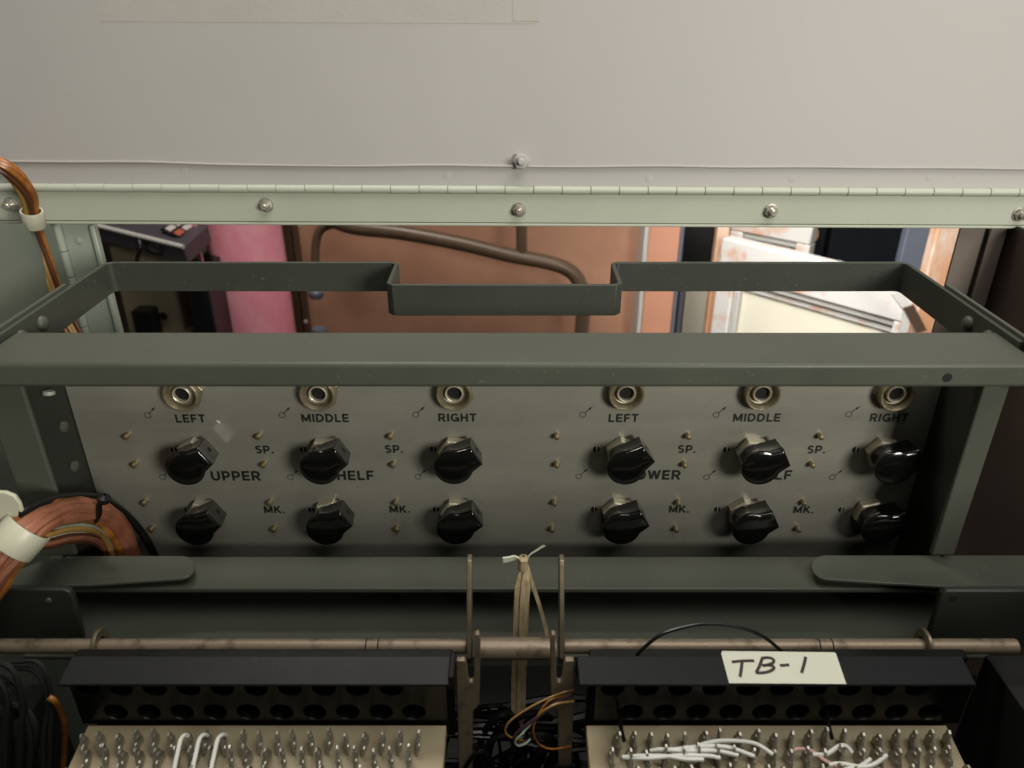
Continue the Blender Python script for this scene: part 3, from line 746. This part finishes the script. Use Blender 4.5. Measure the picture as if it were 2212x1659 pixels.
# red brown laced cable bundle at the left
cb = thing("cable_bundle", "red brown laced cable bundle curving up through a white clamp at left", "cable bundle", atY(60, 1240, 400))
def bp(u, v, Y=408): return atY(u, v, Y)
P = [bp(-70, 1330, 380), bp(-25, 1250, 386), bp(18, 1190, 394), bp(60, 1143, 404), bp(105, 1118, 424), bp(160, 1106, 452), bp(208, 1110, 474), bp(244, 1138, 484), bp(266, 1185, 488), bp(276, 1250, 488)]
q = spline(P, 7)
rr = [13.0 - 2.6 * min(1, i / (len(q) * .55)) + .35 * math.sin(i * 1.1) for i in range(len(q))]
MB().tube(q, [r * .93 for r in rr], 18).build("outer_sleeve", "sleeve", cb)
def strand(path, R0, r, ph, tw):
    P = [Vector(p) for p in path]; k = len(P); a = (P[1] - P[0]).orthogonal().normalized(); out = []
    for i in range(k):
        t = (P[min(i + 1, k - 1)] - P[max(i - 1, 0)]).normalized(); a = (a - t * a.dot(t)).normalized(); b = t.cross(a)
        an = ph + tw * i + .12 * math.sin(i * .37 + ph * 3)
        out.append(P[i] + (a * math.cos(an) + b * math.sin(an)) * R0[i])
    return out
for k in range(9):
    MB().tube(strand(q, [r - 3.0 for r in rr], 0, k * 2 * math.pi / 9 + random.uniform(-.1, .1), .012), [3.9 + .25 * math.sin(i * .8 + k) for i in range(len(q))], 8).build("bundle_strand", "sleeve" if k % 4 else "amber", cb)
wires = [("yellowwire", 9, 2.1, -9), ("greenwhite", 1, 1.6, -6), ("greenwhite", 0, 1.5, -2), ("brownwire", 17, 2.6, -6), ("whitewire", 14, 1.1, -8), ("sleeve", 24, 3.4, -4), ("brownwire", 32, 3.0, 0), ("greenwhite", 6, 1.4, -7)]
for mt, dv, r, dy in wires:
    PP = [bp(66, 1150 + dv * .3, 406), bp(100, 1146 + dv, 416 + dy), bp(150, 1135 + dv, 438 + dy), bp(196, 1136 + dv, 460 + dy), bp(226, 1156 + dv, 478 + dy), bp(246, 1200 + dv, 484 + dy)]
    MB().tube(spline(PP, 6), r, 8).build("inner_wire", mt, cb)
# clamp band
c0 = spline(P, 7)
i0 = min(range(len(q)), key=lambda i: (q[i] - bp(38, 1165, 390)).length)
ax = (q[i0 + 2] - q[i0 - 2]).normalized()
MB().lathe([(13.4, -9), (14.8, -9), (15.2, -8), (15.2, 8), (14.8, 9), (13.4, 9)], q[i0], ax, 32).build("clamp_band", "nylon", cb)
MB().prism([bp(u, v, 402) for u, v in ((-30, 1062), (10, 1064), (30, 1072), (42, 1088), (48, 1106), (30, 1125), (-30, 1125))], (0, 3, 0)).build("clamp_tab", "nylon", cb, bevel=.8)
MB().tube(spline([bp(222, 1074, 458), bp(214, 1090, 459), bp(214, 1108, 460), bp(206, 1124, 461), bp(198, 1128, 462)], 5), 2.2, 8).build("lacing_knot", "blackwire", cb)
MB().lathe([(1, -4), (4.4, -2), (4.6, 2), (1, 4)], bp(224, 1078, 458), (.5, 0, 1), 12).build("lacing_knot", "blackwire", cb)
tag(MB().tube(spline([bp(40, 1112, 402), bp(80, 1090, 416), bp(140, 1074, 450), bp(205, 1075, 478), bp(250, 1095, 492), bp(290, 1130, 498), bp(322, 1175, 500), bp(345, 1230, 500)], 6), 3.1, 10).build("black_cable", "blackwire"), "black cable running along the top of the red brown cable bundle", "cable")
# amber wire harness at the upper left
hs = thing("wire_harness", "amber and orange wire harness running down the upper left side through a clip", "wire harness", atY(160, 712, 640))
random.seed(21)
cp = [(-40, 338, 640), (10, 362, 645), (42, 392, 652), (62, 425, 658), (70, 465, 664), (80, 510, 668), (98, 570, 668), (122, 640, 664), (150, 700, 656), (176, 750, 648)]
for k in range(11):
    an = k * 2.4; rad = 0 if k == 0 else (2.6 if k < 5 else 5.0)
    P = []
    for i, (u, v, Y) in enumerate(cp):
        tw = an + i * .28
        P.append(atY(u, v, Y) + Vector((rad * math.cos(tw) * (.8 if 3 < i < 6 else 1), rad * math.sin(tw), rad * .4 * math.sin(tw + 1))))
    MB().tube(spline(P, 5), 2.1, 8).build("wire", ("amber", "amber", "brownwire", "amber", "yellowwire")[k % 5], hs)
c_ = atY(71, 472, 664)
MB().lathe([(7.4, -7.5), (9.0, -7.5), (9.5, -6.5), (9.5, 6.5), (9.0, 7.5), (7.4, 7.5)], c_, (atY(80, 510, 668) - atY(66, 440, 661)), 24).build("wire_clip", "nylon", hs)

# ================================================================ THINGS SEEN THROUGH THE REAR OPENING
# pink foam roll
Y = 1500
pf = thing("foam_roll", "upright roll of pink foam sheet behind the strap handle", "foam roll", (atY(530, 600, Y).x, Y, -1300))
xc = (atY(444, 600, Y).x + atY(606, 600, Y).x) / 2
m = MB(); vs = []; n = 40
rx = (atY(612, 600, Y).x - atY(450, 600, Y).x) / 2
prof = [(a, 1.0) for a in range(n)]
for z in (-1300, -1000, -700, -500, -300):
    for a in range(n):
        an = 2 * math.pi * a / n; w = 1 + .03 * math.sin(3 * an + 1) + .015 * math.sin(z * .01 + an * 2)
        vs.append((xc + rx * w * math.cos(an), Y + 40 + rx * .8 * w * math.sin(an), z))
m.add(vs, [(i * n + j, i * n + (j + 1) % n, (i + 1) * n + (j + 1) % n, (i + 1) * n + j) for i in range(4) for j in range(n)] + [tuple(range(4 * n, 5 * n))])
m.build("foam_sheet", "pink", pf)
m = MB().prism([(xc - rx * .98, Y - 30, -1300), (xc - rx * .70, Y - 58, -1300), (xc - rx * .66, Y - 54, -1300), (xc - rx * .94, Y - 24, -1300)], (0, 0, 1000))
m.build("foam_flap", "pinkcell", pf, bevel=2)
# orange board with brown edge frame
Y = 1620
ob = thing("orange_board", "large orange painted board with brown steel edge behind the bent tube", "board", (atY(1020, 600, Y).x, Y, -1300))
def vb(u0, u1, Y, z0, z1, d, nm, mt, par, bev=2, v=600):
    return MB().box(atY(u0, v, Y).x, atY(u1, v, Y).x, Y, Y + d, z0, z1).build(nm, mt, par, bevel=bev)
vb(640, 1385, Y, -1300, -250, 18, "board_face", "orange", ob)
vb(612, 640, Y - 30, -1300, -250, 40, "edge_angle", "brownmetal", ob)
vb(643, 650, Y - 42, -1300, -250, 30, "edge_angle", "brownmetal", ob, 1)
for v in (488, 695):
    MB().lathe([(5, 0), (4, 3), (1, 4)], atY(648 + (v - 488) * .06, v, Y - 43), (0, -1, 0), 12, cap1=True).build("screw", "steel", ob)
vb(1385, 1394, Y - 70, -1300, -250, 90, "side_return", "sashmould", ob)
vb(1395, 1460, Y - 70, -1300, -250, 20, "side_post", "orangepost", ob)
vb(1461, 1468, Y - 74, -1300, -250, 40, "post_trim", "bluegrey", ob, 1)
# bent steel tube frame
tf = thing("tube_frame", "bent taupe steel tube frame leaning in front of the orange board", "tube frame", (0, 1480, -1300))
Y = 1500
P = [atY(700, 466, Y + 40), atY(760, 490, Y + 30), atY(870, 503, Y + 20), atY(1000, 527, Y + 10), atY(1100, 551, Y), atY(1180, 566, Y), atY(1228, 583, Y), atY(1252, 612, Y), atY(1260, 660, Y), atY(1256, 720, Y), atY(1250, 790, Y)]
MB().tube(spline(P, 6), 15, 16).build("frame_tube", "tube", tf)
MB().tube([atY(1126, 440, Y), atY(1127, 556, Y)], 11, 16).build("upright_tube", "tube", tf)
P = [atY(760, 478, Y + 60), atY(712, 486, Y + 60), atY(690, 500, Y + 60), atY(682, 530, Y + 60), atY(681, 570, Y + 60), atY(682, 640, Y + 60)]
MB().tube(spline(P, 6), 9, 14).build("frame_tube", "tube", tf)
MB().lathe([(12, -10), (15, -6), (15, 4), (10, 10)], atY(683, 634, Y + 60), (0, 0, 1), 16, cap0=True, cap1=True).build("tube_foot", "bluegrey", tf)
MB().lathe([(14, -8), (17, -4), (15, 8)], atY(690, 716, Y + 40), (0, 0, 1), 16, cap0=True, cap1=True).build("tube_foot", "bluegrey", tf)
# black cabinet with tan pull at the right
Y = 1900
bc = thing("black_cabinet", "glossy black cabinet with a round tan pull at upper right", "cabinet", (atY(1800, 540, Y).x, Y, -1300))
vb(1640, 1778, Y, -1300, -330, 20, "door", "blackbox", bc, 3, 540)
vb(1790, 1975, Y + 6, -1300, -330, 20, "door", "blackbox", bc, 3, 540)
MB().box(atY(1600, 540, Y).x, atY(1985, 540, Y).x, Y + 30, Y + 300, -1300, -330).build("carcass", "blackbox", bc, bevel=3)
MB().lathe([(9, 0), (11, 8), (21, 16), (23, 24), (18, 32), (6, 35)], atY(1742, 503, Y), (0, -1, 0), 24, cap1=True).build("round_pull", "knobtan", bc)
# black box added to stand for the dark gap between orange post and sash
Y = 1800
bx = thing("gap_filler_box", "black filler box standing in for the dark gap between the orange post and the window sash", "box", (atY(1510, 560, Y).x, Y, -1300))
vb(1440, 1580, Y, -1300, -300, 120, "box_shell", "innards", bx, 3)
vb(1472, 1482, Y - 150, -1300, -600, 12, "box_edge", "bluegrey", bx, 1)
# window sashes leaning at the right
def sash(nm, lab, uL, vL, YL, uR, vR, YR, hts, stile_w, glass=True):
    """top edge of the sash runs from (uL,vL,YL) to (uR,vR,YR)"""
    a = atY(uL, vL, YL); b = atY(uR, vR, YR)
    b = Vector((b.x, b.y, a.z)); d = (b - a); L = d.length; d.normalize(); nrm = Vector((d.y, -d.x, 0)).normalized()
    if nrm.y > 0: nrm = -nrm
    t = thing(nm, lab, "window sash", (a + b) / 2 + Vector((0, 0, -560)), group="old window sashes")
    def bar(s0, s1, z0, z1, dep, th, n_, mt, bev=2.):
        p = a + nrm * dep
        MB().prism([p + d * s0 + Vector((0, 0, z0)), p + d * s1 + Vector((0, 0, z0)), p + d * s1 + Vector((0, 0, z1)), p + d * s0 + Vector((0, 0, z1))], nrm * -th).build(n_, mt, t, bevel=bev)
    H = 560
    bar(0, L, -hts, 0, 0, 34, "top_rail", "sash", 3)
    bar(stile_w, L - stile_w, -hts - 14, -hts, -6, 20, "moulding", "sashmould", 3)
    bar(stile_w, L - stile_w, -hts - 30, -hts - 16, -14, 10, "moulding", "sash", 3)
    bar(0, stile_w, -H, -hts - .5, 0, 34, "stile", "sash", 3)
    bar(stile_w, stile_w + 14, -H, -hts - 31, -6, 20, "moulding", "sashmould", 3)
    bar(L - stile_w, L, -H, -hts - .5, 0, 34, "stile", "sash", 3)
    bar(stile_w, L - stile_w, -H, -H + 60, -1, 30, "bottom_rail", "sash", 3)
    if glass: bar(stile_w + 2, L - stile_w - 2, -H + 60, -hts - 18, -20, 3, "pane", "glass", 0)
    return t
sash("old_casement", "old white window sash with peeling paint nearest the strap handle", 1560, 514, 1560, 2010, 588, 1260, 74, 40)
sash("old_casement", "second old white window sash standing behind the nearest sash", 1585, 440, 1720, 1760, 470, 1600, 60, 30)
# peach board at left edge of the sash, standing boards at the right
pb = tag(MB().box(atY(1548, 520, 1580).x, atY(1574, 520, 1580).x, 1580, 1605, -1300, -420).build("peach_plank", "peach", bevel=2), "bare peach coloured plank standing at the left edge of the window sashes", "plank")
pb2 = tag(MB().box(atY(2020, 520, 1250).x, atY(2076, 520, 1250).x, 1250, 1275, -1300, -280).build("peach_plank", "peach", bevel=2), "bare peach coloured plank standing against the right jamb", "plank")
pb3 = tag(MB().box(atY(1950, 540, 1420).x, atY(2030, 540, 1420).x, 1420, 1440, -1300, -330).build("grey_plank", "bluegrey", bevel=2), "blue grey plank between the black cabinet and the right peach plank", "plank")
tag(MB().box(atY(1480, 650, 1700).x, atY(1540, 650, 1700).x, 1700, 1712, -1300, -560).build("pale_sheet", "glass", bevel=1), "pale sheet standing low between the orange post and the left peach plank", "sheet")
# latch stay at the right end of the sash
ls = thing("window_stay", "small angled grey metal window stay at the right end of the sash", "window stay", atY(1965, 690, 1240))
MB().ribbon([atY(1935, 632, 1245), atY(1962, 668, 1235), atY(1950, 720, 1230)], Vector((7, 0, 3)), 5).build("stay_arm", "sashmould", ls)
MB().ribbon([atY(1962, 662, 1232), atY(1990, 716, 1225)], Vector((8, 0, 3)), 5).build("stay_arm", "brownmetal", ls)
# console at the left
Y = 1350
cs = thing("control_console", "charcoal console with a small pad of white and red keys at upper left", "console", atY(330, 600, 1350) + Vector((0, 60, -700)))
c0 = [atY(180, 482, 1420), atY(397, 533, 1340), atY(446, 497, 1420), atY(410, 440, 1640), atY(180, 430, 1640)]
zt = c0[1].z
top = [Vector((p.x, p.y, zt + (p.y - 1340) * .12)) for p in c0]
top[0] = atY(150, 472, 1400)
top[1] = atY(397, 533, 1330)
top[2] = atY(448, 486, 1430)
top[3] = atY(420, 440, 1640); top[4] = atY(150, 430, 1640)
m = MB(); k = len(top)
m.add(top + [p + Vector((0, 6, -34)) for p in top], [tuple(range(k)), tuple(range(k, 2 * k))[::-1]] + [(i, (i + 1) % k, (i + 1) % k + k, i + k) for i in range(k)])
m.build("console_body", "console", cs, bevel=2)
e0, e1 = top[0], top[1]
MB().tube([e0 + Vector((0, -1, 0)), e1 + Vector((0, -1, 0))], 4.5, 8).build("front_trim", "sashmould", cs)
kn_ = (top[1] - top[0]).cross(top[3] - top[0]).normalized()
if kn_.z < 0: kn_ = -kn_
def ont(u, v, h=1.0): return onplane(u, v, top[1] + kn_ * h, kn_)
MB().prism([ont(u, v) for u, v in ((345, 497), (378, 512), (432, 484), (400, 470))], kn_ * 1.5).build("key_pad", "screen", cs, smooth=False)
for c4, mt in ((((356, 495), (368, 501), (382, 492), (370, 486)), "tilewhite"), (((374, 504), (388, 511), (400, 502), (388, 495)), "tilered"),
               (((374, 484), (386, 490), (398, 482), (386, 477)), "tilewhite"), (((392, 493), (403, 499), (418, 489), (407, 483)), "tilewhite")):
    MB().prism([ont(u, v, 2.6) for u, v in c4], kn_ * 2).build("key", mt, cs, bevel=.5)
MB().box(atY(400, 600, 1400).x, atY(446, 600, 1400).x, 1400, 1600, -1300, -470).build("console_leg", "blackbox", cs, bevel=3)
MB().tube(spline([atY(300, 510, 1360), atY(303, 535, 1350), atY(296, 560, 1350), atY(292, 620, 1350)], 5), 4, 8).build("console_cable", "blackwire", cs)
MB().tube(spline([atY(316, 520, 1360), atY(325, 540, 1345), atY(345, 545, 1345), atY(352, 530, 1350)], 5), 4, 8).build("console_cable", "blackwire", cs)
# beige machine under the console
bm_ = thing("beige_machine", "dusty beige machine housing standing under the charcoal console", "machine", (atY(330, 600, 1560).x, 1560, -1300))
MB().box(atY(262, 560, 1540).x, atY(385, 560, 1540).x, 1500, 1700, -1300, -452).build("housing", "beige", bm_, bevel=6)
MB().box(atY(322, 670, 1480).x, atY(390, 670, 1480).x, 1480, 1536, -1300, -640).build("front_box", "beige", bm_, bevel=5)
MB().lathe([(9, 0), (9, 1.5)], atY(353, 683, 1479), (0, -1, 0), 16, cap1=True).build("round_port", "hole", bm_)
MB().box(atY(377, 690, 1470).x, atY(388, 690, 1470).x, 1466, 1478, -760, -660).build("switch_lever", "blackbox", bm_, bevel=2)
MB().box(atY(280, 670, 1460).x, atY(322, 670, 1460).x, 1462, 1500, -1300, -580).build("dark_gap_box", "blackbox", bm_, bevel=2)  # black box put in for the dark gap beside the housing
